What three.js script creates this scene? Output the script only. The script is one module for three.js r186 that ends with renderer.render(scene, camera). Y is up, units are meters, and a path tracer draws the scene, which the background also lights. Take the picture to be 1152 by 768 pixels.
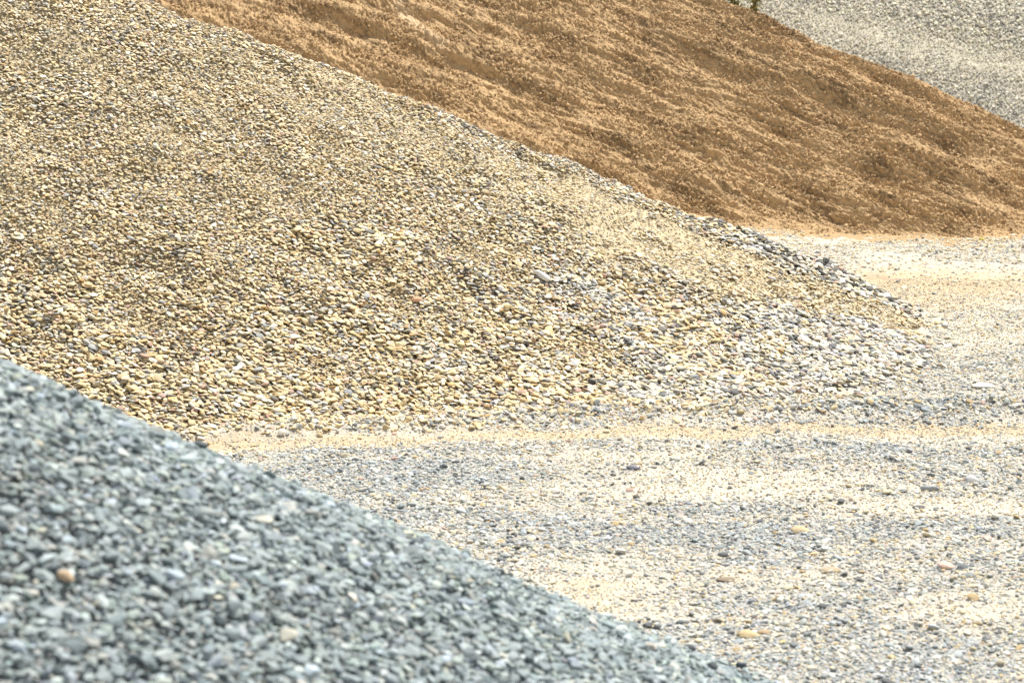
import * as THREE from 'three';
import { ConvexGeometry } from 'three/addons/geometries/ConvexGeometry.js';
import { mergeVertices, mergeGeometries } from 'three/addons/utils/BufferGeometryUtils.js';
import { createNoise2D, createNoise3D } from 'simplex-noise';

// ---------------------------------------------------------------- camera, sky, sun, exposure
const W = 1152, H = 768;
const CAM_H = 3.7, PITCH = THREE.MathUtils.degToRad(11), HFOV = THREE.MathUtils.degToRad(24);
const FOCAL = (W / 2) / Math.tan(HFOV / 2);
const scene = new THREE.Scene();
const camera = new THREE.PerspectiveCamera(2 * THREE.MathUtils.radToDeg(Math.atan((H / 2) / FOCAL)), W / H, 0.1, 1500);
camera.position.set(0, CAM_H, 0);
camera.rotation.set(-PITCH, 0, 0);
camera.focus = 18.8;
camera.userData.fStop = 3.2;

const SUN = new THREE.Vector3(0.34, 1.0, -0.36).normalize();
// hazy bright sky: whitish towards the horizon and round the sun, pale blue overhead
{
  const w = 512, h = 256, px = new Float32Array(w * h * 4), v = new THREE.Vector3();
  for (let j = 0; j < h; j++) for (let i = 0; i < w; i++) {
    const el = ((j + 0.5) / h - 0.5) * Math.PI, az = ((i + 0.5) / w - 0.5) * 2 * Math.PI;
    v.set(Math.cos(el) * Math.cos(az), Math.sin(el), Math.cos(el) * Math.sin(az));
    const up = Math.max(0, v.y), k = Math.pow(up, 0.55), c = Math.max(0, v.dot(SUN)), glow = 0.35 * Math.pow(c, 6) + 0.5 * Math.pow(c, 40);
    const o = (j * w + i) * 4;
    px[o] = 0.41 - 0.16 * k + glow; px[o + 1] = 0.42 - 0.14 * k + glow * 0.97; px[o + 2] = 0.425 - 0.095 * k + glow * 0.9; px[o + 3] = 1;
  }
  const t = new THREE.DataTexture(px, w, h, THREE.RGBAFormat, THREE.FloatType);
  t.mapping = THREE.EquirectangularReflectionMapping; t.magFilter = t.minFilter = THREE.LinearFilter; t.needsUpdate = true;
  scene.background = t; scene.environment = t;
}

const sun = new THREE.DirectionalLight(new THREE.Color(1.0, 0.955, 0.88), 4.4);
sun.name = 'sun';
sun.position.copy(SUN).multiplyScalar(60).add(new THREE.Vector3(0, 0, -18));
sun.target.position.set(0, 0, -18);
sun.castShadow = true;
sun.shadow.radius = 3;
sun.shadow.mapSize.set(4096, 4096);
Object.assign(sun.shadow.camera, { left: -22, right: 22, top: 22, bottom: -22, near: 1, far: 160 });
scene.add(sun, sun.target);

const renderer = new THREE.WebGLRenderer({ antialias: true });
renderer.toneMapping = THREE.LinearToneMapping;
renderer.toneMappingExposure = 1.52;
renderer.shadowMap.enabled = true;

// ---------------------------------------------------------------- helpers
let seed = 20240611;
function rnd() { seed = (seed + 0x6D2B79F5) | 0; let t = Math.imul(seed ^ (seed >>> 15), 1 | seed); t = (t + Math.imul(t ^ (t >>> 7), 61 | t)) ^ t; return ((t ^ (t >>> 14)) >>> 0) / 4294967296; }
const gauss = () => Math.sqrt(-2 * Math.log(1 - rnd() * 0.999999)) * Math.cos(6.2831853 * rnd());
const n2 = createNoise2D(rnd), n3 = createNoise3D(rnd);
const clamp = (x, a = 0, b = 1) => Math.min(b, Math.max(a, x));
const lerp = (a, b, t) => a + (b - a) * t;
const sm = (a, b, x) => { const t = clamp((x - a) / (b - a)); return t * t * (3 - 2 * t); };
const fbm = (x, y, o = 3) => { let s = 0, a = 1, w = 0; for (let i = 0; i < o; i++) { s += a * n2(x + 17.3 * i, y - 9.1 * i); w += a; a *= 0.5; x *= 2.03; y *= 2.03; } return s / w; };

// the ground plan is (x, d): d is metres ahead of the viewpoint (z = -d)
const cP = Math.cos(PITCH), sP = Math.sin(PITCH);
function ray(px, py) { const u = (px - W / 2) / FOCAL, v = -(py - H / 2) / FOCAL; return { x: u, y: v * cP - sP, d: cP + v * sP }; }
function onGround(px, py) { const r = ray(px, py), t = CAM_H / -r.y; return { x: r.x * t, d: r.d * t }; }
function atDepth(px, py, d) { const r = ray(px, py), t = d / r.d; return { x: r.x * t, y: CAM_H + r.y * t, d }; }
function pixel(x, y, d) { const h = y - CAM_H, f = d * cP - h * sP, v = h * cP + d * sP; return [W / 2 + FOCAL * x / f, H / 2 - FOCAL * v / f, f]; }
function table(pts) { // piecewise-linear function of x
  pts = pts.slice().sort((a, b) => a[0] - b[0]);
  return (x) => { if (x <= pts[0][0]) return pts[0][1]; for (let i = 1; i < pts.length; i++) if (x <= pts[i][0]) { const t = (x - pts[i - 1][0]) / (pts[i][0] - pts[i - 1][0]); return lerp(pts[i - 1][1], pts[i][1], t); } return pts[pts.length - 1][1]; };
}
function soft(f, w) { return (x) => (f(x - w) + 2 * f(x - w / 2) + 2 * f(x) + 2 * f(x + w / 2) + f(x + w)) / 8; }

// ---------------------------------------------------------------- heaps: shapes as height functions
function heap(crestPx, toePx, { slope, softness = 0.2, power = 1.1, backSlope = 0.62, crestDepth }) {
  const toe = soft(table(toePx.map(([a, b]) => { const g = onGround(a, b); return [g.x, g.d]; })), softness);
  const cr = crestPx.map(([px, py]) => {
    let d = 20;
    if (crestDepth) { d = crestDepth(px); } else for (let i = 0; i < 40; i++) { const p = atDepth(px, py, d); d = lerp(d, toe(p.x) + Math.max(0, p.y) / slope, 0.5); }
    return atDepth(px, py, d);
  });
  const crestD = soft(table(cr.map((p) => [p.x, p.d])), softness), crestY = soft(table(cr.map((p) => [p.x, Math.max(p.y, 0.0)])), softness);
  const fn = (x, d) => {
    const hc = crestY(x), dc = crestD(x), dt = toe(x);
    const u = d <= dc ? (dc - d) / Math.max(0.2, dc - dt) : (d - dc) * backSlope / Math.max(hc, 0.02);
    if (u >= 1) return -0.25 * Math.min(1.2, (u - 1) * Math.max(0.2, d <= dc ? dc - dt : hc / backSlope));
    const k = u, p = typeof power === 'function' ? power(x) : power;
    const e = 0.02 * 2, r = (Math.sqrt(k * k + e * e) - e) / (Math.sqrt(1 + e * e) - e); // slightly rounded crest
    return hc * Math.pow(1 - Math.min(r, 1), p);
  };
  return { fn, toe, crestD, crestY, cr };
}

// tan river gravel heap
const mainCrest = [[-900, -60], [-520, -190], [-180, -140], [0, -67], [170, 1], [300, 52], [420, 98], [500, 130], [660, 192], [820, 256], [920, 297], [1010, 333], [1075, 357]];
const mainToe = [[-900, 430], [-400, 492], [0, 494], [240, 484], [450, 470], [640, 459], [850, 446], [980, 430], [1050, 408], [1105, 360]];
const tailD = onGround(1075, 357).d;
const main = heap(mainCrest, mainToe, { slope: 0.6, softness: 0.35, power: (x) => lerp(1.06, 1.45, sm(0.4, 2.6, x)), crestDepth: (px) => lerp(tailD, 20.4, clamp((1075 - px) / 905, 0, 1.6)) });
const mainH = (x, d) => { let h = main.fn(x, d) - 0.12 * sm(2.9, 4.1, x); if (h <= -0.2) return h; if (h < 0.3) { const w = 0.045; h = w * Math.log(1 + Math.exp(h / w)) - 0.02 * (1 - sm(0, 0.3, h)) + Math.min(0, h) * 0.15; } const k = sm(0.0, 0.4, h); return h + k * (0.06 * fbm(x * 0.7, d * 0.7, 2) + 0.03 * fbm(x * 2.3 + 5, d * 2.3, 2)); };

// ochre sand heap
const sandCrest = [[-900, -560], [-300, -430], [200, -245], [500, -124], [700, -45], [815, 3], [880, 30], [960, 66], [1060, 104], [1152, 142], [1300, 210], [1420, 252]];
const sandToe = [[-900, 225], [300, 243], [700, 250], [820, 255], [960, 263], [1105, 270], [1152, 261], [1300, 258], [1450, 256]];
const sand = heap(sandCrest, sandToe, { slope: 0.62, softness: 0.25, power: 1.12 });

// crushed grey stone heap: a cone whose flank runs down past the frame
const greyA = ray(0, 402), greyB = ray(800, 742);
const gN = new THREE.Vector3(greyA.x, greyA.y, -greyA.d).cross(new THREE.Vector3(greyB.x, greyB.y, -greyB.d)).normalize();
if (gN.y < 0) gN.negate();
const gSlope = Math.sqrt(1 - gN.y * gN.y) / gN.y, gFoot = onGround(866, 772), gDir = new THREE.Vector2(gN.x, -gN.z).normalize();
const GREY_R = 5.0, greyC = { x: gFoot.x - gDir.x * GREY_R, d: gFoot.d - gDir.y * GREY_R };
const greyH = (x, d) => {
  const r = Math.hypot(x - greyC.x, d - greyC.d), top = gSlope * (GREY_R - Math.sqrt(r * r + 0.04));
  const h = 0.05 * Math.log(1 + Math.exp(top / 0.05)) - 0.02 + 0.3 * Math.min(0, top);
  return h + sm(0, 0.5, h) * (0.035 * fbm(x * 0.9 + 3, d * 0.9, 2));
};

// pale gravel heap far behind
const farToeD = (x) => 31.5 - 0.05 * (x - 3), farH = (x, d) => {
  const t = d - farToeD(x), edge = sm(-3.5, 3.2, x + 0.12 * t), top = 3.6 * edge;
  const h = t < 6 ? 0.6 * t : 3.6 - 0.6 * (t - 6);
  return Math.min(h, top + 0.05 * t) + 0.06 * fbm(x * 0.6, d * 0.6, 2) * sm(0, 0.5, t);
};

// ---------------------------------------------------------------- the yard floor
function lineD(pts) { return soft(table(pts.map(([a, b]) => { const g = onGround(a, b); return [g.x, g.d]; })), 0.25); }
const bermD = lineD([[-200, 500], [200, 492], [450, 480], [640, 470], [800, 465], [1000, 463], [1152, 462], [1400, 462]]);
const rutD = lineD([[-200, 512], [250, 500], [500, 492], [700, 484], [900, 480], [1152, 480], [1400, 480]]);
const far1 = lineD([[700, 292], [900, 303], [1000, 312], [1152, 322], [1400, 335]]), far2 = lineD([[850, 330], [1000, 336], [1152, 344], [1400, 356]]), far3 = lineD([[800, 276], [1000, 283], [1152, 288], [1400, 292]]);
const bump = (v, w) => Math.exp(-(v * v) / (w * w));
function groundH(x, d) {
  let h = 0.022 * fbm(x * 0.55, d * 0.55, 2) + 0.012 * fbm(x * 2.1, d * 2.6 + 4, 2) + 0.006 * n2(x * 9, d * 9);
  if (d > 9 && d < 34 && Math.abs(x) < 13) {
    const wv = 0.09 * n2(x * 1.3, 7.7), k = 0.7 + 0.3 * n2(x * 2.1, 2.2);
    h += 0.1 * k * bump(d - bermD(x) - wv * 0.4, 0.15) - 0.03 * bump(d - rutD(x) - wv, 0.28);
    if (x > 1.2) {
      h += 0.035 * bump(d - far1(x) - wv, 0.18) - 0.03 * bump(d - far1(x) + 0.3 - wv, 0.2) + 0.03 * bump(d - far2(x) + wv, 0.22) - 0.02 * bump(d - far2(x) - 0.35 + wv, 0.2) + 0.025 * bump(d - far3(x) - wv, 0.2);
    }
  }
  return h;
}
// sandy patches (1) and grey gravel patches (0) of the floor, as blobs in plan: [pixel x, pixel y, half width px, half height px, strength]
const blobs = [
  [830, 545, 150, 18, 1.1], [1090, 570, 100, 12, 1.4], [650, 515, 130, 10, 0.5], [660, 660, 60, 22, 0.85], [720, 680, 70, 12, 0.6], [1050, 490, 200, 9, 0.7], [400, 490, 200, 6, 0.7], [620, 486, 260, 5, 0.7],
  [1030, 322, 200, 26, 1.3], [1080, 262, 160, 6, 1.2], [900, 268, 120, 6, 0.6], [1110, 690, 120, 10, 0.35], [960, 650, 120, 9, 0.4],
  [470, 532, 120, 20, -1.0], [860, 600, 150, 20, -0.9], [1000, 515, 110, 12, -0.4], [1000, 285, 170, 9, 0.1], [1110, 385, 110, 24, 0.5], [1130, 440, 70, 12, 0.35], [960, 730, 220, 40, -0.45], [620, 600, 120, 24, -0.5], [1110, 600, 60, 12, -0.4],
].map(([px, py, rx, ry, s]) => { const c = onGround(px, py), a = onGround(px + rx, py), b = onGround(px, py - ry), e = onGround(px, py + ry); return { x: c.x, d: c.d, rx: a.x - c.x, rd: (b.d - e.d) / 2, s }; });
function sandy(x, d) {
  const wob = 0.3 * n2(x * 0.4 + 3, d * 0.4); let v = 0.38 + 0.2 * fbm(x * 0.8 + 11, d * 0.9, 3) + 0.22 * fbm(x * 3.1 + 70, d * 5.2, 3) + 0.24 * n2(x * 0.35, (d + wob) * 2.2) + 0.16 * n2(x * 0.9 + 40, (d + wob) * 6.5);
  for (const b of blobs) { const q = ((x - b.x) / b.rx) ** 2 + ((d - b.d) / b.rd) ** 2; if (q < 6) v += 0.72 * b.s * Math.exp(-q); }
  return clamp(v);
}
const ochreSpots = [[1040, 318, 210, 22, 1.0], [1000, 345, 130, 9, 0.6], [665, 662, 55, 16, 0.6], [720, 684, 60, 8, 0.5], [1100, 480, 120, 6, 0.5], [1080, 262, 160, 5, 0.7]].map(([px, py, rx, ry, s]) => { const c = onGround(px, py), a = onGround(px + rx, py), b = onGround(px, py - ry), e = onGround(px, py + ry); return { x: c.x, d: c.d, rx: a.x - c.x, rd: (b.d - e.d) / 2, s }; });
function ochre(x, d) { let v = 0; for (const b of ochreSpots) { const q = ((x - b.x) / b.rx) ** 2 + ((d - b.d) / b.rd) ** 2; if (q < 6) v += b.s * Math.exp(-q); } return v; }
const topH = (x, d) => Math.max(groundH(x, d), mainH(x, d));

function sheet(xs, ds, hf, cf, relief) { // a height field over the lines xs, ds
  const nx = xs.length, nd = ds.length, P = new Float32Array(nx * nd * 3), C = new Float32Array(nx * nd * 3), UV = new Float32Array(nx * nd * 2), I = new Uint32Array((nx - 1) * (nd - 1) * 6);
  let k = 0, q = 0;
  for (let j = 0; j < nd; j++) for (let i = 0; i < nx; i++, k++) {
    const x = xs[i], d = typeof ds[j] === 'number' ? ds[j] : ds[j](x), h = hf(x, d), c = cf(x, d, h);
    const e = relief ? relief(x, d) : 0; P.set([x, h + 0.85 * e, -d + 0.5 * e], k * 3); C.set(c, k * 3); UV.set([x, d], k * 2);
    if (i < nx - 1 && j < nd - 1) { I.set([k, k + 1, k + nx, k + 1, k + nx + 1, k + nx], q); q += 6; }
  }
  const g = new THREE.BufferGeometry();
  g.setAttribute('position', new THREE.BufferAttribute(P, 3)); g.setAttribute('color', new THREE.BufferAttribute(C, 3)); g.setAttribute('uv', new THREE.BufferAttribute(UV, 2));
  g.setIndex(new THREE.BufferAttribute(I, 1)); g.computeVertexNormals();
  return g;
}
function range(a, b, s) { const n = Math.max(2, Math.round((b - a) / s)), o = []; for (let i = 0; i <= n; i++) o.push(lerp(a, b, i / n)); return o; }

// a grain texture shared by the soils: fine and coarse speckle, tile of 1 m
function grainTexture(n, fn) {
  const data = new Uint8Array(n * n * 4);
  for (let j = 0; j < n; j++) for (let i = 0; i < n; i++) { const v = clamp(fn(i / n, j / n)) * 255; data.set([v, v, v, 255], (j * n + i) * 4); }
  const t = new THREE.DataTexture(data, n, n); t.wrapS = t.wrapT = THREE.RepeatWrapping; t.magFilter = THREE.LinearFilter; t.needsUpdate = true; return t;
}
const lattice = Array.from({ length: 65536 }, () => rnd());
function tileNoise(u, v, n, o) { const x = u * n, y = v * n, i = Math.floor(x), j = Math.floor(y), a = x - i, b = y - j, sx = a * a * (3 - 2 * a), sy = b * b * (3 - 2 * b), L = (p, q) => lattice[(((q + n) % n) * 251 + ((p + n) % n) + o) & 65535]; return lerp(lerp(L(i, j), L(i + 1, j), sx), lerp(L(i, j + 1), L(i + 1, j + 1), sx), sy); }
const grain = grainTexture(512, (u, v) => 0.3 * tileNoise(u, v, 20, 11) + 0.3 * tileNoise(u, v, 47, 97) + 0.25 * tileNoise(u, v, 101, 31) + 0.15 * rnd());
const soilMat = new THREE.MeshStandardMaterial({ name: 'soil', vertexColors: true, roughness: 0.97, bumpMap: grain, bumpScale: 0.012 });
const sandMat = new THREE.MeshStandardMaterial({ name: 'sand', vertexColors: true, roughness: 1, bumpMap: grain, bumpScale: 0.018 });
const fillMat = new THREE.MeshStandardMaterial({ name: 'fines', vertexColors: true, roughness: 1, bumpMap: grain, bumpScale: 0.02 });

function part(mesh, name, parent, kind) { mesh.name = name; mesh.castShadow = mesh.receiveShadow = true; if (kind) mesh.userData.kind = kind; parent.add(mesh); return mesh; }
const used = {};
function thing(name, label, category, group) { const g = new THREE.Group(); used[name] = (used[name] ?? -1) + 1; g.name = used[name] ? name + '_' + String(used[name]).padStart(3, '0') : name; g.userData = { label, category }; if (group) g.userData.group = group; scene.add(g); return g; }

const ground = new THREE.Group(); ground.name = 'ground'; ground.userData = { kind: 'structure', label: 'pale sandy yard floor strewn with gravel between the heaps' }; scene.add(ground);
{
  const outer = [0.5, 1, 2, 4, 8, 16, 32, 64, 128, 256, 420];
  const xs = [...outer.map((v) => -7 - v).reverse(), ...range(-7, 8, 0.03), ...outer.map((v) => 8 + v)];
  const ds = [...outer.map((v) => 9 - v).reverse(), ...range(9, 28, 0.03), ...outer.map((v) => 28 + v)];
  const cf = (x, d) => {
    const s = sandy(x, d), w = 0.5 + 0.5 * n2(x * 6, d * 6), t = clamp(s + 0.25 * (w - 0.5));
    const o = sm(0.2, 0.9, bump(d - rutD(x) - 0.09 * n2(x * 1.3, 7.7), 0.2) * 0.9 + ochre(x, d) + 0.25 * fbm(x * 2, d * 5, 2)) * 0.85;
    const m = 0.92 + 0.12 * n2(x * 14, d * 14), spill = d > 20 ? sm(-0.75, -0.05, d - sand.toe(x) + 0.35 * fbm(x * 1.4, d * 2.5, 3)) : 0; if (spill > 0.02 && fbm(x * 5, d * 7, 2) * 0.5 + 0.5 < spill) return [0.47 * m, 0.32 * m, 0.165 * m];
    return [lerp(lerp(0.38, 0.60, t), 0.56, o) * m, lerp(lerp(0.37, 0.545, t), 0.43, o) * m, lerp(lerp(0.345, 0.45, t), 0.27, o) * m];
  };
  part(new THREE.Mesh(sheet(xs, ds, groundH, cf), soilMat), 'ground_surface', ground, 'structure');
}

// ---------------------------------------------------------------- stones
function stoneShape(detail, cuts, depth, rough, mottle, k = 30) { // a ball cut flat by random planes, its corners worn round
  let g = new THREE.IcosahedronGeometry(1, detail); g.deleteAttribute('normal'); g.deleteAttribute('uv'); g = mergeVertices(g, 1e-4);
  const planes = []; for (let i = 0; i < cuts; i++) { const v = new THREE.Vector3(gauss(), gauss(), gauss()).normalize(); planes.push([v, lerp(depth, 1.0, rnd())]); }
  const p = g.attributes.position, v = new THREE.Vector3(), o = rnd() * 50, col = new Float32Array(p.count * 3);
  for (let i = 0; i < p.count; i++) {
    v.fromBufferAttribute(p, i).normalize();
    let s = Math.exp(-k); for (const [n, dd] of planes) { const c = v.dot(n); if (c > 0.05) s += Math.exp(-k * dd / c); }
    let r = -Math.log(s) / k; r = Math.max(r, 0.35); r *= 1 + rough * n3(v.x * 1.6 + o, v.y * 1.6, v.z * 1.6) + rough * 0.5 * n3(v.x * 4 + o, v.y * 4, v.z * 4);
    p.setXYZ(i, v.x * r, v.y * r, v.z * r);
    const m = 1 + mottle * n3(v.x * 2.3, v.y * 2.3 + o, v.z * 2.3) + mottle * 0.5 * n3(v.x * 6, v.y * 6 + o, v.z * 6);
    col.set([m, m, m * (1 + 0.3 * mottle * n3(v.x * 3, o, v.z * 3))], i * 3);
  }
  g.setAttribute('color', new THREE.BufferAttribute(col, 3)); g.computeBoundingBox(); const b = g.boundingBox, sz = b.getSize(new THREE.Vector3()), c = b.getCenter(new THREE.Vector3());
  g.translate(-c.x, -c.y, -c.z); g.scale(2 / sz.x, 2 / sz.y, 2 / sz.z); g.computeVertexNormals(); return g;
}
function chipShape(n) { // a broken chip: flat faces between random corners, tone a little different on each face
  const pts = []; for (let i = 0; i < n; i++) pts.push(new THREE.Vector3(gauss(), gauss(), gauss()).normalize().multiplyScalar(lerp(0.8, 1, rnd())));
  const g = new ConvexGeometry(pts); g.deleteAttribute('uv'); const c = new Float32Array(g.attributes.position.count * 3); for (let f = 0; f < c.length; f += 9) { const m = 1 + gauss() * 0.06; for (let k = 0; k < 9; k++) c[f + k] = m; }
  g.setAttribute('color', new THREE.BufferAttribute(c, 3)); g.computeBoundingBox(); const b = g.boundingBox, z = b.getSize(new THREE.Vector3()), o = b.getCenter(new THREE.Vector3()); g.translate(-o.x, -o.y, -o.z); g.scale(2 / z.x, 2 / z.y, 2 / z.z); g.computeVertexNormals(); return g;
}
const riverShapes = [0, 1, 2, 3, 4, 5, 6].map((i) => stoneShape(3, 8 + i % 4, 0.56, 0.08, 0.14));
const crushedShapes = [0, 1, 2, 3, 4, 5, 6].map((i) => chipShape(13 + i));
const riverOne = stoneShape(3, 10, 0.55, 0.08, 0.14), crushedOne = chipShape(17), crumbOne = stoneShape(1, 6, 0.6, 0.16, 0.1);
const stoneMat = new THREE.MeshStandardMaterial({ name: 'stone', vertexColors: true, roughness: 0.82 });
const toneMats = new Map();
function toneMat(c) { // stones of alike tone share a material
  const l = Math.max(...c), L = Math.exp(Math.round(Math.log(l) * 9) / 9), hue = c.hue ?? c.map((v) => v / l), key = hue.map((v) => v.toFixed(2)).join() + L.toFixed(3);
  if (!toneMats.has(key)) { const m = stoneMat.clone(); m.name = 'stone_tone'; m.color.setRGB(...hue.map((v) => clamp(v * L, 0.02, 0.86))); toneMats.set(key, m); } return toneMats.get(key);
}
function pick(pal) { let t = rnd(), s = 0; for (const p of pal) s += p[0]; t *= s; for (const p of pal) { t -= p[0]; if (t <= 0) return p; } return pal[0]; }
function tint(pal, spread = 0.16) { const p = pick(pal), k = Math.exp(gauss() * spread), M = Math.max(p[1], p[2], p[3]); const c = [p[1] * k, p[2] * k * (1 + gauss() * 0.02), p[3] * k * (1 + gauss() * 0.04)].map((v) => clamp(v, 0.02, 0.86)); c.hue = [p[1] / M, p[2] / M, p[3] / M]; return c; }
function slopeNormal(hf, x, d, e = 0.06) { return new THREE.Vector3(-(hf(x + e, d) - hf(x - e, d)) / (2 * e), 1, (hf(x, d + e) - hf(x, d - e)) / (2 * e)).normalize(); }
const UPV = new THREE.Vector3(0, 1, 0), _q = new THREE.Quaternion(), _q2 = new THREE.Quaternion(), _q3 = new THREE.Quaternion(), _s = new THREE.Vector3(), _v = new THREE.Vector3();
const zero = new THREE.Vector3(), one = new THREE.Vector3(1, 1, 1);
function stoneMatrix(pos, normal, a, b, c, tilt, spin = true, yaw) {
  _q.setFromUnitVectors(UPV, normal);
  _q2.setFromEuler(new THREE.Euler(gauss() * tilt, yaw ?? rnd() * 6.2831853, gauss() * tilt, 'XZY'));
  const m = new THREE.Matrix4().compose(pos, _q.clone().multiply(_q2), _s.set(a / 2, c / 2, b / 2));
  if (spin) { _q3.set(gauss(), gauss(), gauss(), gauss()).normalize(); m.multiply(new THREE.Matrix4().makeRotationFromQuaternion(_q3)); }
  return m;
}
const inView = (p, mx = 260, my = 200) => p[0] > -mx && p[0] < W + mx && p[1] > -my && p[1] < H + my;
// list entries: { m, c, area (px^2), top, x, y, d }
function scatter(list, box, spacing, hf, spec) { // spec.relief: how far the surface stands off hf, square to it
  for (let d = box[2]; d < box[3]; d += spacing) for (let x = box[0]; x < box[1]; x += spacing) {
    const X = x + (rnd() - 0.5) * spacing * 1.1, D = d + (rnd() - 0.5) * spacing * 1.1, h = hf(X, D), p = pixel(X, h, D);
    if (!inView(p, spec.mx, spec.my)) continue;
    const o = spec.at(X, D, h, p); if (!o) continue;
    const sn = slopeNormal(hf, X, D), n = sn.clone().lerp(UPV, spec.level ?? 0).add(_v.set(spec.lean ?? 0, 0, 0)).normalize(), pos = new THREE.Vector3(X, h, -D).addScaledVector(sn, o.lift * o.a * o.flat); if (spec.relief) { const e = spec.relief(X, D); pos.y += 0.85 * e; pos.z += 0.5 * e; }
    const b = o.a * (o.b ?? lerp(0.62, 0.95, rnd())), c = o.a * o.flat;
    list.push({ m: stoneMatrix(pos, n, o.a, b, c, o.tilt, true, spec.along ? gauss() * spec.along + (rnd() < 0.5 ? Math.PI : 0) : undefined), c: o.c, area: o.a * b / (p[2] * p[2]), top: o.top, px: p, pos });
  }
}
// is the point in plain sight? (marches from the viewpoint over all heaps)
function seen(pos) {
  const D = -pos.z; for (let i = 2; i < 60; i++) { const t = i / 60, x = pos.x * t, d = D * t, y = lerp(CAM_H, pos.y + 0.03, t); if (y < greyH(x, d) || y < mainH(x, d) || y < sand.fn(x, d)) return false; }
  return true;
}
function settle(list, parent, oneShape, shapes, names, heroes = 300, own = true) {
  const rest = [], ranked = list.filter((s) => s.top && s.px[0] > 4 && s.px[0] < W - 4 && s.px[1] > 4 && s.px[1] < H - 4).sort((a, b) => b.area - a.area), chosen = new Set();
  for (const s of ranked) { if (chosen.size >= heroes) break; if (!own && !seen(s.pos)) continue; chosen.add(s); }
  let k = 0;
  for (const s of list) {
    if (!chosen.has(s)) { rest.push(s); continue; }
    const mesh = new THREE.Mesh(shapes[k % shapes.length], toneMat(s.c)); mesh.matrixAutoUpdate = false; mesh.matrix.copy(s.m); mesh.matrix.decompose(mesh.position, mesh.quaternion, mesh.scale);
    part(mesh, k ? names[0] + '_' + String(k).padStart(3, '0') : names[0], parent); k++;
  }
  const im = new THREE.InstancedMesh(oneShape, stoneMat, rest.length), c = new THREE.Color();
  rest.forEach((s, i) => { im.setMatrixAt(i, s.m); im.setColorAt(i, c.setRGB(...s.c)); });
  part(im, names[1], parent, 'stuff'); im.userData.label = names[2];
  console.log(parent.name, 'stones', list.length, 'single', k);
}

// ---------------------------------------------------------------- tan river gravel heap
const TAN = [[38, 0.66, 0.545, 0.345], [26, 0.6, 0.475, 0.275], [6, 0.52, 0.36, 0.17], [14, 0.54, 0.51, 0.44], [6, 0.32, 0.32, 0.31], [4, 0.15, 0.14, 0.12], [8, 0.70, 0.65, 0.54], [4, 0.50, 0.34, 0.26]];
const GREYISH = [[30, 0.64, 0.58, 0.45], [13, 0.56, 0.47, 0.32], [20, 0.5, 0.48, 0.435], [15, 0.31, 0.315, 0.315], [9, 0.145, 0.145, 0.145], [10, 0.72, 0.69, 0.62], [3, 0.48, 0.34, 0.27]];
const DUSTY = [[40, 0.66, 0.56, 0.38], [22, 0.58, 0.46, 0.27], [14, 0.52, 0.49, 0.42], [5, 0.3, 0.29, 0.27], [8, 0.74, 0.68, 0.55]];
// a fan of fine dusty gravel runs down under the crest
const fanTop = lineOn([[250, 40], [420, 105], [560, 165], [700, 222], [830, 275], [930, 320], [1060, 365]]), fanLow = lineOn([[250, 75], [420, 165], [560, 240], [700, 300], [830, 335], [930, 352], [1060, 380]]);
function onHeap(px, py) { const r = ray(px, py); for (let t = 8; t < 30; t += 0.02) if (CAM_H + r.y * t < Math.max(0, mainH(r.x * t, r.d * t))) return { x: r.x * t, d: r.d * t }; return onGround(px, py); }
function lineOn(pts) { return soft(table(pts.map(([a, b]) => { const g = onHeap(a, b); return [g.x, g.d]; })), 0.15); }
function fan(x, d) { const a = fanTop(x) + 0.1 * n2(x * 1.5, d), b = fanLow(x) + 0.18 * n2(x * 1.1 + 4, d * 0.8); return sm(b - 0.25, b + 0.25, d) * (1 - sm(a - 0.12, a + 0.08, d)) * (0.35 * sm(-3.2, -1.4, x) + 0.65 * sm(-0.4, 0.9, x)) * clamp(1.1 + 0.5 * fbm(x * 1.6, d * 1.6, 2)); }
const drift2 = (x, d) => fbm((x * 0.86 - d * 0.5) * 0.6 + 90, (x * 0.5 + d * 0.86) * 1.8 + 5, 2);
const gravelHeap = thing('gravel_heap', 'large heap of tan and cream river pebbles rising beside the sandy track', 'gravel heap');
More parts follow.
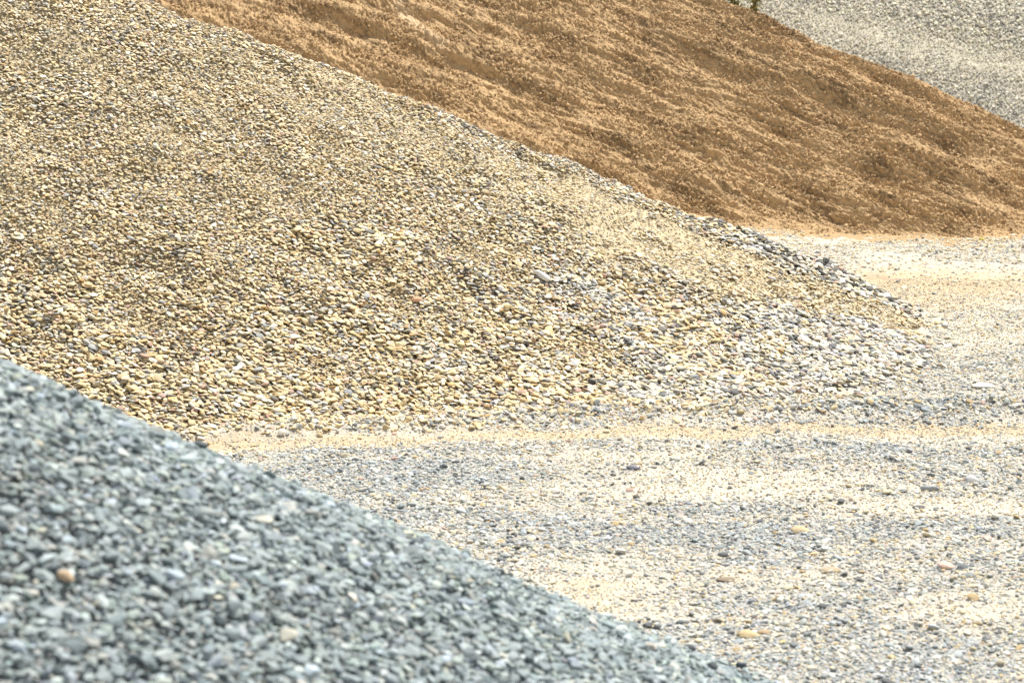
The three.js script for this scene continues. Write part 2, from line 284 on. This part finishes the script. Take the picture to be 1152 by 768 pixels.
{
  const xs = range(-9, 5.6, 0.06), ds = range(12.8, 25.5, 0.06);
  part(new THREE.Mesh(sheet(xs, ds, (x, d) => mainH(x, d) - 0.026, (x, d) => { const f = fan(x, d), m = 0.9 + 0.2 * n2(x * 8, d * 8); return [lerp(0.5, 0.6, f) * m, lerp(0.41, 0.5, f) * m, lerp(0.26, 0.33, f) * m]; }), fillMat), 'mound', gravelHeap);
  const list = [];
  const at = (layer) => (x, d, h, p) => {
    const rise = mainH(x, d), run = sm(-0.035, 0.03, rise + 0.02 * n2(x * 3, d * 3)) * sm(3.8, 3.1, x + 0.3 * n2(x * 2, d * 2)); if (rnd() > run) return null;
    const dc = main.crestD(x); if (d > dc + 0.9) return null;
    const f = fan(x, d), low = 1 - sm(0.1, 1.6, h);
    const coarse = sm(0.1, 0.7, fbm(x * 0.9 + 30, d * 0.9, 2) + 0.35 * low);
    let a = lerp(0.028, 0.038, low) * (1 + 0.3 * coarse + 0.22 * low * sm(0, 1.2, x)) * Math.exp(gauss() * 0.24);
    a *= 1 - 0.22 * sm(0.1, 0.6, -drift2(x, d)) + 0.2 * sm(0.2, 0.6, drift2(x, d)); if (rnd() < f * 0.95) { if (rnd() < 0.42) return null; a *= 0.58; }
    a = clamp(a, 0.012, 0.07);
    const drift = fbm((x * 0.86 - d * 0.5) * 0.5 + 8, (x * 0.5 + d * 0.86) * 1.5, 3), tan = sm(-0.55, 0.5, 0.9 * drift - 0.34 * (x + 0.1) * (0.5 + 0.5 * low) - 0.3 * sm(1.2, 2.4, h) + 0.3);
    const pal = rnd() < f ? DUSTY : rnd() < tan ? TAN : GREYISH;
    const rim = sm(-0.16 - 0.25 * sm(1.4, 2.2, x), -0.02, d - dc) * (1 - sm(0.0, 0.5, d - dc - 0.3)) * (1 + 0.5 * sm(1.2, 2, x)) * sm(3.75, 3.2, x); if (x > 1.2 && rnd() < rim) a *= 1.15;
    return { a, flat: lerp(0.2, 0.38, rnd()), lift: layer ? lerp(0.2, 1.15, rnd()) : lerp(-0.9, 0.0, rnd()), tilt: f > 0.5 ? 0.16 : 0.27, c: rnd() < rim * (0.12 + 0.14 * sm(1.2, 2, x)) ? tint([[1, 0.2, 0.19, 0.17]]) : rnd() < 0.5 * sm(1.0, 2.2, h) ? tint(DUSTY) : tint(pal), top: !!layer };
  };
  scatter(list, [-8, 5.2, 13, 23.5], 0.027, topH, { at: at(0), level: 0.75, lean: 0.19, along: 0.7, mx: 170, my: 90 });
  scatter(list, [-8, 5.2, 13, 23.5], 0.0295, topH, { at: at(1), level: 0.75, lean: 0.19, along: 0.7, mx: 170, my: 90 });
  settle(list, gravelHeap, riverOne, riverShapes, ['pebble', 'loose_gravel', 'tan and cream pebbles of the heap'], 300, false);
}

// ---------------------------------------------------------------- crushed grey stone heap
const GREY = [[40, 0.285, 0.332, 0.335], [26, 0.225, 0.27, 0.28], [12, 0.38, 0.425, 0.415], [5, 0.34, 0.352, 0.33], [9, 0.21, 0.26, 0.27], [7, 0.12, 0.15, 0.16], [2, 0.5, 0.49, 0.42], [3, 0.36, 0.42, 0.47]];
const greyHeap = thing('crushed_stone_heap', 'heap of bluish grey crushed stone sloping down in front of the tan heap', 'stone heap');
{
  const xs = range(greyC.x - GREY_R - 0.9, greyC.x + GREY_R + 0.9, 0.06), ds = range(Math.max(1.2, greyC.d - GREY_R - 0.9), greyC.d + GREY_R + 0.9, 0.06);
  part(new THREE.Mesh(sheet(xs, ds, (x, d) => greyH(x, d) - 0.034, (x, d) => { const m = 0.9 + 0.2 * n2(x * 8, d * 8); return [0.44 * m, 0.46 * m, 0.45 * m]; }), fillMat), 'mound', greyHeap);
  const list = [], at = (layer) => (x, d, h) => {
    const run = sm(-0.06, 0.06, h + 0.03 * n2(x * 3, d * 3)); if (rnd() > run) return null;
    const a = clamp(0.0345 * Math.exp(gauss() * 0.28), 0.014, 0.066);
    return { a, flat: lerp(0.25, 0.48, rnd()), lift: layer ? lerp(0.2, 1.1, rnd()) : lerp(-0.9, 0.0, rnd()), tilt: 0.32, c: tint(GREY, 0.15), top: !!layer };
  };
  const box = [-6, 3, 4.5, 14.5];
  scatter(list, box, 0.03, greyH, { at: at(0), level: 0.65, lean: 0.12, along: 0.8, mx: 200, my: 150 });
  scatter(list, box, 0.0315, greyH, { at: at(1), level: 0.65, lean: 0.12, along: 0.8, mx: 200, my: 150 });
  settle(list, greyHeap, crushedOne, crushedShapes, ['stone', 'loose_stones', 'bluish grey crushed stones of the heap'], 300, true);
}

// ---------------------------------------------------------------- ochre sand heap
const sandHeap = thing('sand_heap', 'big heap of ochre brown sand behind the tan gravel', 'sand heap');
const sandT = (x, d) => (d - sand.toe(x)) * 1.18;
function sandRelief(x, d) {
  const t = sandT(x, d), ca = 0.83, sa = -0.56, p = (x * ca + t * sa) * 0.72, q = (x * -sa + t * ca) * 1.1;
  const k = sm(0.0, 0.35, t);
  const big = fbm(p * 0.55, q * 1.3 + 3, 2), rid = 1 - Math.abs(fbm(p * 1.3 + 9, q * 3.2, 2));
  const wx = 0.05 * n2(x * 3, t * 3 + 20), wy = 0.05 * n2(x * 3 + 50, t * 3);
  const slip = fbm(p * 1.5 + 31, (q + wy) * 7, 3), clod = Math.abs(n2((p + wx) * 6, (q + wy) * 14)) - 0.35, lump = fbm((p - wy) * 13 + 5, (q + wx) * 26, 2), mid = fbm(p * 2.6, q * 5.5 + 7, 2);
  const rough = clamp(0.55 + 0.8 * fbm(p * 0.9 + 14, q * 2.2, 2), 0.12, 1.15);
  return k * (0.10 * big + 0.035 * (rid - 0.7)) + (0.3 + 0.7 * k) * (0.016 * mid + 0.011 * slip + (0.3 + rough) * (0.021 * clod + 0.027 * lump + 0.022 * fbm(p * 27, q * 38, 2)));
}
const runLine = [[428, -40], [440, -6], [452, 14], [466, 30], [486, 44], [500, 52]].map(([px, py]) => { const r = ray(px, py); for (let t = 20; t < 40; t += 0.02) if (CAM_H + r.y * t < sand.fn(r.x * t, r.d * t)) return [r.x * t, r.d * t]; return [r.x * 30, 30]; });
function dryRun(x, d) { // a tongue of dry pale sand that has slid down the face
  let m = 9; for (let i = 1; i < runLine.length; i++) { const [ax, ad] = runLine[i - 1], [bx, bd] = runLine[i], ux = bx - ax, ud = bd - ad, k = clamp(((x - ax) * ux + (d - ad) * ud) / (ux * ux + ud * ud)); m = Math.min(m, Math.hypot(x - ax - k * ux, d - ad - k * ud)); }
  return 1 - sm(0.03, 0.11, m + 0.03 * n2(x * 9, d * 9));
}
const sandOff = (x, d) => { const b = sand.fn(x, d); return b > -0.2 ? sandRelief(x, d) * sm(-0.1, 0.25, b + 0.1) : 0; };
{
  const xs = range(-7.4, 7.6, 0.0135), rows = [];
  for (const v of range(0, 1, 1 / 360)) rows.push((x) => lerp(sand.toe(x) - 0.35, sand.crestD(x), v));
  for (const b of [0.03, 0.06, 0.1, 0.15, 0.25, 0.4, 0.7, 1.2, 2, 3, 4.5]) rows.push((x) => sand.crestD(x) + b);
  const cf = (x, d) => {
    const t = sandT(x, d), p = x * 0.83 - t * 0.56, q = x * 0.56 + t * 0.83;
    const dry = dryRun(x, d), P = x * 0.72 - t * 0.69, Q = x * 0.69 + t * 0.72, dampShade = sm(0.05, 0.6, 0.85 * fbm(P * 0.7 + 60, Q * 2.6, 3) + 0.42 * fbm(p * 5, q * 15, 2) + 0.2 * n2(p * 19, q * 34)), m = 0.95 + 0.12 * n2(p * 12, q * 20) + 0.06 * n2(x * 50, d * 50);  // broad damp streaks, plus fine grain shadows painted into the sand colour
    return [lerp(lerp(0.54, 0.27, dampShade), 0.64, dry) * m, lerp(lerp(0.365, 0.177, dampShade), 0.46, dry) * m, lerp(lerp(0.19, 0.09, dampShade), 0.27, dry) * m];
  };
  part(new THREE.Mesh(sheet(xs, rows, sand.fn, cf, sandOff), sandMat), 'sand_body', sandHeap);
  const SANDC = [[44, 0.54, 0.365, 0.19], [30, 0.46, 0.31, 0.157], [20, 0.32, 0.205, 0.1], [6, 0.6, 0.43, 0.24]], list = [];
  scatter(list, [-7, 7.4, 22.5, 33], 0.018, sand.fn, { relief: sandOff, mx: 120, my: 80, at: (x, d, h) => {
    if (d > sand.crestD(x) + 0.2 || h < -0.03) return null;
    const cl = sm(-0.3, 0.5, fbm(x * 1.8 + 70, d * 1.8, 3)); if (rnd() > 0.15 + 0.85 * cl || dryRun(x, d) > 0.4) return null;
    return { a: clamp(0.018 * Math.exp(gauss() * 0.42), 0.008, 0.06), flat: lerp(0.4, 0.7, rnd()), lift: lerp(-0.2, 0.5, rnd()), tilt: 0.5, c: tint(SANDC, 0.1), top: false };
  } });
  settle(list, sandHeap, crumbOne, [crumbOne], ['clod', 'sand_crumbs', 'crumbs and clods of ochre sand'], 0, true);
}

// ---------------------------------------------------------------- pale gravel heap far behind
const farHeap = thing('pale_gravel_heap', 'pale grey gravel heap rising behind the ochre sand', 'gravel heap');
{
  const band = (x, d) => { const t = d - farToeD(x), c = 2.73 - 0.36 * (x - 4.4) + 0.15 * fbm(x * 1.2, d * 1.2, 2); return 0.9 * bump(t - c, 0.34) * sm(3.3, 4.8, x) * clamp(0.8 + 0.5 * fbm(x * 2.2, d * 2.2, 2)); };
  part(new THREE.Mesh(sheet(range(-4, 13, 0.08), range(30.4, 41, 0.08), (x, d) => farH(x, d) - 0.01, (x, d) => { const b = band(x, d), m = 0.9 + 0.2 * n2(x * 8, d * 8); return [lerp(0.5, 0.6, b) * m, lerp(0.47, 0.56, b) * m, lerp(0.39, 0.45, b) * m]; }), fillMat), 'mound', farHeap);
  const FARD = [[40, 0.42, 0.41, 0.37], [20, 0.33, 0.33, 0.31], [10, 0.22, 0.22, 0.21]];
  const FARC = [[44, 0.6, 0.57, 0.47], [20, 0.5, 0.48, 0.42], [18, 0.68, 0.63, 0.51], [8, 0.34, 0.34, 0.31], [3, 0.2, 0.2, 0.19]], FINE = [[40, 0.64, 0.6, 0.48], [20, 0.58, 0.55, 0.45], [4, 0.4, 0.39, 0.34]], list = [];
  scatter(list, [1, 10, 31, 37.5], 0.029, farH, { level: 0.4, mx: 160, my: 110, at: (x, d, h) => {
    if (h < -0.02) return null; const b = band(x, d), up = sm(2.9, 3.4, d - farToeD(x) + 0.36 * (x - 4.4));
    if (rnd() < b * 0.25) return null;
    return { a: clamp((0.029 + 0.009 * up - 0.009 * b) * Math.exp(gauss() * 0.28), 0.012, 0.08), flat: lerp(0.42, 0.7, rnd()), lift: lerp(0, 0.7, rnd()), tilt: 0.4, c: tint(rnd() < b ? FINE : rnd() < 0.55 * sm(0.0, 0.9, 2.5 - 0.36 * (x - 4.4) - (d - farToeD(x)) + 0.5 * fbm(x, d, 2)) ? FARD : FARC, 0.16), top: false };
  } });
  settle(list, farHeap, crushedOne, crushedShapes, ['stone', 'loose_gravel', 'pale grey gravel of the heap behind the sand'], 0, true);
}

// ---------------------------------------------------------------- gravel on the yard floor
{
  const BLUISH = [[40, 0.36, 0.39, 0.395], [24, 0.28, 0.31, 0.325], [14, 0.5, 0.52, 0.51], [12, 0.15, 0.165, 0.175]];
  const FLOOR = [[26, 0.52, 0.51, 0.465], [20, 0.41, 0.425, 0.405], [15, 0.28, 0.30, 0.30], [8, 0.13, 0.135, 0.135], [14, 0.62, 0.59, 0.51], [13, 0.6, 0.53, 0.39], [4, 0.5, 0.38, 0.21], [2, 0.48, 0.35, 0.28]], list = [];
  const big = (x, d, h, p) => {
    if (mainH(x, d) > h || greyH(x, d) > h + 0.02 || sand.fn(x, d) > h) return null;
    const s = sandy(x, d), b = d > 9 && d < 22 ? bump(d - bermD(x), 0.22) : 0, rut = bump(d - rutD(x) - 0.09 * n2(x * 1.3, 7.7), 0.15);
    const keep = clamp(lerp(1.0, 0.12, sm(0.15, 0.85, s)) + 0.95 * bump(d - bermD(x) - 0.036 * n2(x * 1.3, 7.7), 0.16) * sm(-2.4, -0.6, x) - 0.6 * rut, 0.03, 1); if (rnd() > keep) return null;
    const a = clamp(0.022 * (1 + 0.4 * b) * Math.exp(gauss() * 0.36), 0.009, 0.065);
    return { a, flat: lerp(0.26, 0.5, rnd()), lift: lerp(-0.1, 0.6, rnd()), tilt: 0.24 + 0.15 * b, c: tint(rnd() < sm(0.9, 0.1, main.toe(x) - d) * sm(3.6, 2.2, x) * 0.85 ? TAN : rnd() < 0.55 * sm(18.5, 20, d) + 0.25 * s ? DUSTY : rnd() < sm(0.4, 0.05, s) * 0.6 ? BLUISH : FLOOR, 0.15), top: true };
  };
  const small = (x, d, h) => {
    if (mainH(x, d) > h || greyH(x, d) > h + 0.02 || sand.fn(x, d) > h) return null;
    const s = sandy(x, d); if (rnd() > lerp(1, 0.75, s)) return null;
    return { a: clamp(0.012 * Math.exp(gauss() * 0.32), 0.006, 0.028), flat: lerp(0.4, 0.7, rnd()), lift: lerp(-0.05, 0.5, rnd()), tilt: 0.25, c: tint(rnd() < s * 0.7 ? DUSTY : FLOOR, 0.14), top: false };
  };
  scatter(list, [-6, 7, 9.2, 29], 0.023, groundH, { at: big, mx: 180, my: 150 });
  scatter(list, [-5, 6, 9.2, 22], 0.021, groundH, { at: small, mx: 60, my: 60 });
  settle(list, ground, riverOne, riverShapes, ['pebble', 'loose_gravel', 'pale grey gravel scattered over the floor'], 300, false);
}

// ---------------------------------------------------------------- single stones that stand out
function looseStone(px, py, wpx, flat, color, label, where = 'ground', name = 'stone', ratio = 0.7, yaw = 0.2) {
  let x, d, hf;
  const r = ray(px, py); // rests on whatever the sight line meets first
  for (let t = 5; t < 40; t += 0.004) { x = r.x * t; d = r.d * t; const y = CAM_H + r.y * t, a = greyH(x, d), b = mainH(x, d), c = groundH(x, d); if (y < Math.max(a, b, c)) { hf = a >= b && a >= c ? greyH : b >= c ? mainH : groundH; break; } }
  where = hf === groundH ? 'ground' : 'heap';
  const h = hf(x, d), p = pixel(x, h, d), a = wpx * p[2] / FOCAL, n = slopeNormal(hf, x, d);
  const g = thing(name, label, 'stone'), pos = new THREE.Vector3(x, h, -d).addScaledVector(n, a * flat * (where === 'ground' ? 0.2 : 0.5) + (hf === greyH ? 0.012 : hf === mainH ? 0.008 : 0));
  const mesh = new THREE.Mesh(riverShapes[Math.floor(rnd() * 7)], toneMat(color));
  scene.remove(g);
  stoneMatrix(pos, n, a, a * ratio, a * flat, 0.06, false, yaw).decompose(mesh.position, mesh.quaternion, mesh.scale);
  mesh.name = g.name; mesh.userData = g.userData; mesh.castShadow = mesh.receiveShadow = true; scene.add(mesh);
}
looseStone(712, 528, 16, 0.4, [0.13, 0.13, 0.16], 'small dark slate stone lying alone on cream sand below the tan heap', 'ground', 'dark_stone');
looseStone(716, 561, 8, 0.9, [0.16, 0.14, 0.11], 'upright dark brown pebble standing up out of the grey gravel floor', 'ground', 'dark_stone');
looseStone(1046, 552, 22, 0.42, [0.33, 0.35, 0.36], 'rounded bluish grey stone half sunk in cream sand', 'ground', 'grey_stone');
looseStone(1034, 572, 15, 0.36, [0.12, 0.115, 0.11], 'flat dark brown stone at the edge of the palest sand patch', 'ground', 'dark_stone');
looseStone(1094, 541, 18, 0.55, [0.5, 0.5, 0.5], 'pale grey chunky stone beside dark pebbles on cream sand', 'ground', 'grey_stone');
looseStone(1101, 555, 12, 0.5, [0.2, 0.19, 0.18], 'small dark stone just in front of the pale chunky stone', 'ground', 'dark_stone');
looseStone(1065, 639, 20, 0.45, [0.66, 0.47, 0.38], 'pinkish stone lying on grey gravel floor', 'ground', 'pink_stone');
looseStone(842, 716, 27, 0.45, [0.54, 0.42, 0.24], 'large buff yellow flat stone on the grey gravel floor', 'ground', 'yellow_stone');
looseStone(860, 713, 15, 0.5, [0.4, 0.29, 0.18], 'brown stone touching the large buff yellow stone', 'ground', 'brown_stone');
looseStone(817, 653, 22, 0.25, [0.24, 0.19, 0.13], 'thin flat dark brown stone on sandy gravel', 'ground', 'brown_stone');
looseStone(648, 684, 15, 0.4, [0.55, 0.36, 0.14], 'orange stone at the foot of the grey heap', 'ground', 'orange_stone');
looseStone(900, 597, 22, 0.35, [0.5, 0.4, 0.24], 'tan flat stone amid dark gravel patch of the floor', 'ground', 'tan_stone');
looseStone(935, 643, 26, 0.25, [0.38, 0.31, 0.2], 'long brown flat stone on pale gravel floor', 'ground', 'brown_stone');
looseStone(700, 353, 11, 0.6, [0.76, 0.74, 0.68], 'white chip of stone sticking up from the tan heap', 'main', 'white_stone', 0.5, 1.0);
looseStone(609, 312, 22, 0.24, [0.72, 0.71, 0.66], 'long white sliver of stone lying across the tan heap', 'main', 'white_stone', 0.4, -0.5);
looseStone(468, 340, 12, 0.5, [0.62, 0.36, 0.22], 'salmon pink stone on the tan heap', 'main', 'pink_stone');
looseStone(1106, 436, 27, 0.26, [0.66, 0.63, 0.56], 'flat white slab of stone at the right foot of the tan heap', 'main', 'white_stone', 0.8);
looseStone(70, 655, 20, 0.55, [0.44, 0.32, 0.21], 'rusty tan stone on the grey crushed stone heap', 'grey', 'tan_stone');
looseStone(832, 757, 13, 0.75, [0.07, 0.085, 0.1], 'round black stone at the foot of the grey heap', 'ground', 'black_stone');
looseStone(799, 755, 12, 0.7, [0.13, 0.15, 0.155], 'dark grey stone among black stones at the foot of the grey heap', 'grey', 'dark_stone');
looseStone(774, 736, 15, 0.6, [0.08, 0.09, 0.1], 'black angular stone lying on the flank of the grey heap', 'grey', 'black_stone');

// ---------------------------------------------------------------- green plant behind the sand, yellow scrap at its foot
{
  const base = atDepth(829, 40, 30.3), g = thing('shrub', 'green leafy shrub peeping over the ochre sand heap', 'shrub'); g.position.set(base.x, 0, -30.3);
  const stems = [], leaves = [];
  for (let i = 0; i < 9; i++) { const a = rnd() * 6.28, r = 0.13 * rnd(), h = lerp(1.95, 2.6, rnd()), c = new THREE.CatmullRomCurve3([new THREE.Vector3(0, -0.05, 0), new THREE.Vector3(r * Math.cos(a), h * 0.5, r * Math.sin(a)), new THREE.Vector3(2.4 * r * Math.cos(a), h, 2.4 * r * Math.sin(a))]); stems.push(new THREE.TubeGeometry(c, 6, 0.008, 5)); for (let k = 0; k < 90; k++) { const p = c.getPoint(lerp(0.35, 1, rnd())), l = new THREE.SphereGeometry(0.5, 5, 3); l.scale(0.05, 0.006, 0.13); l.translate(0, 0, 0.05); l.rotateX(-gauss() * 0.5 - 0.3); l.rotateY(rnd() * 6.28); l.translate(p.x + gauss() * 0.03, p.y + gauss() * 0.03, p.z + gauss() * 0.03); leaves.push(l); } }
  part(new THREE.Mesh(mergeGeometries(stems), new THREE.MeshStandardMaterial({ name: 'stem', color: new THREE.Color().setRGB(0.12, 0.1, 0.05), roughness: 0.9 })), 'stem', g);
  part(new THREE.Mesh(mergeGeometries(leaves), new THREE.MeshStandardMaterial({ name: 'leaf', color: new THREE.Color().setRGB(0.26, 0.26, 0.09), roughness: 0.7 })), 'foliage', g, 'stuff');
}
looseStone(1105, 270, 7, 0.7, [0.6, 0.5, 0.1], 'small yellow stone at the foot of the ochre sand heap', 'ground', 'yellow_stone');

renderer.render(scene, camera);
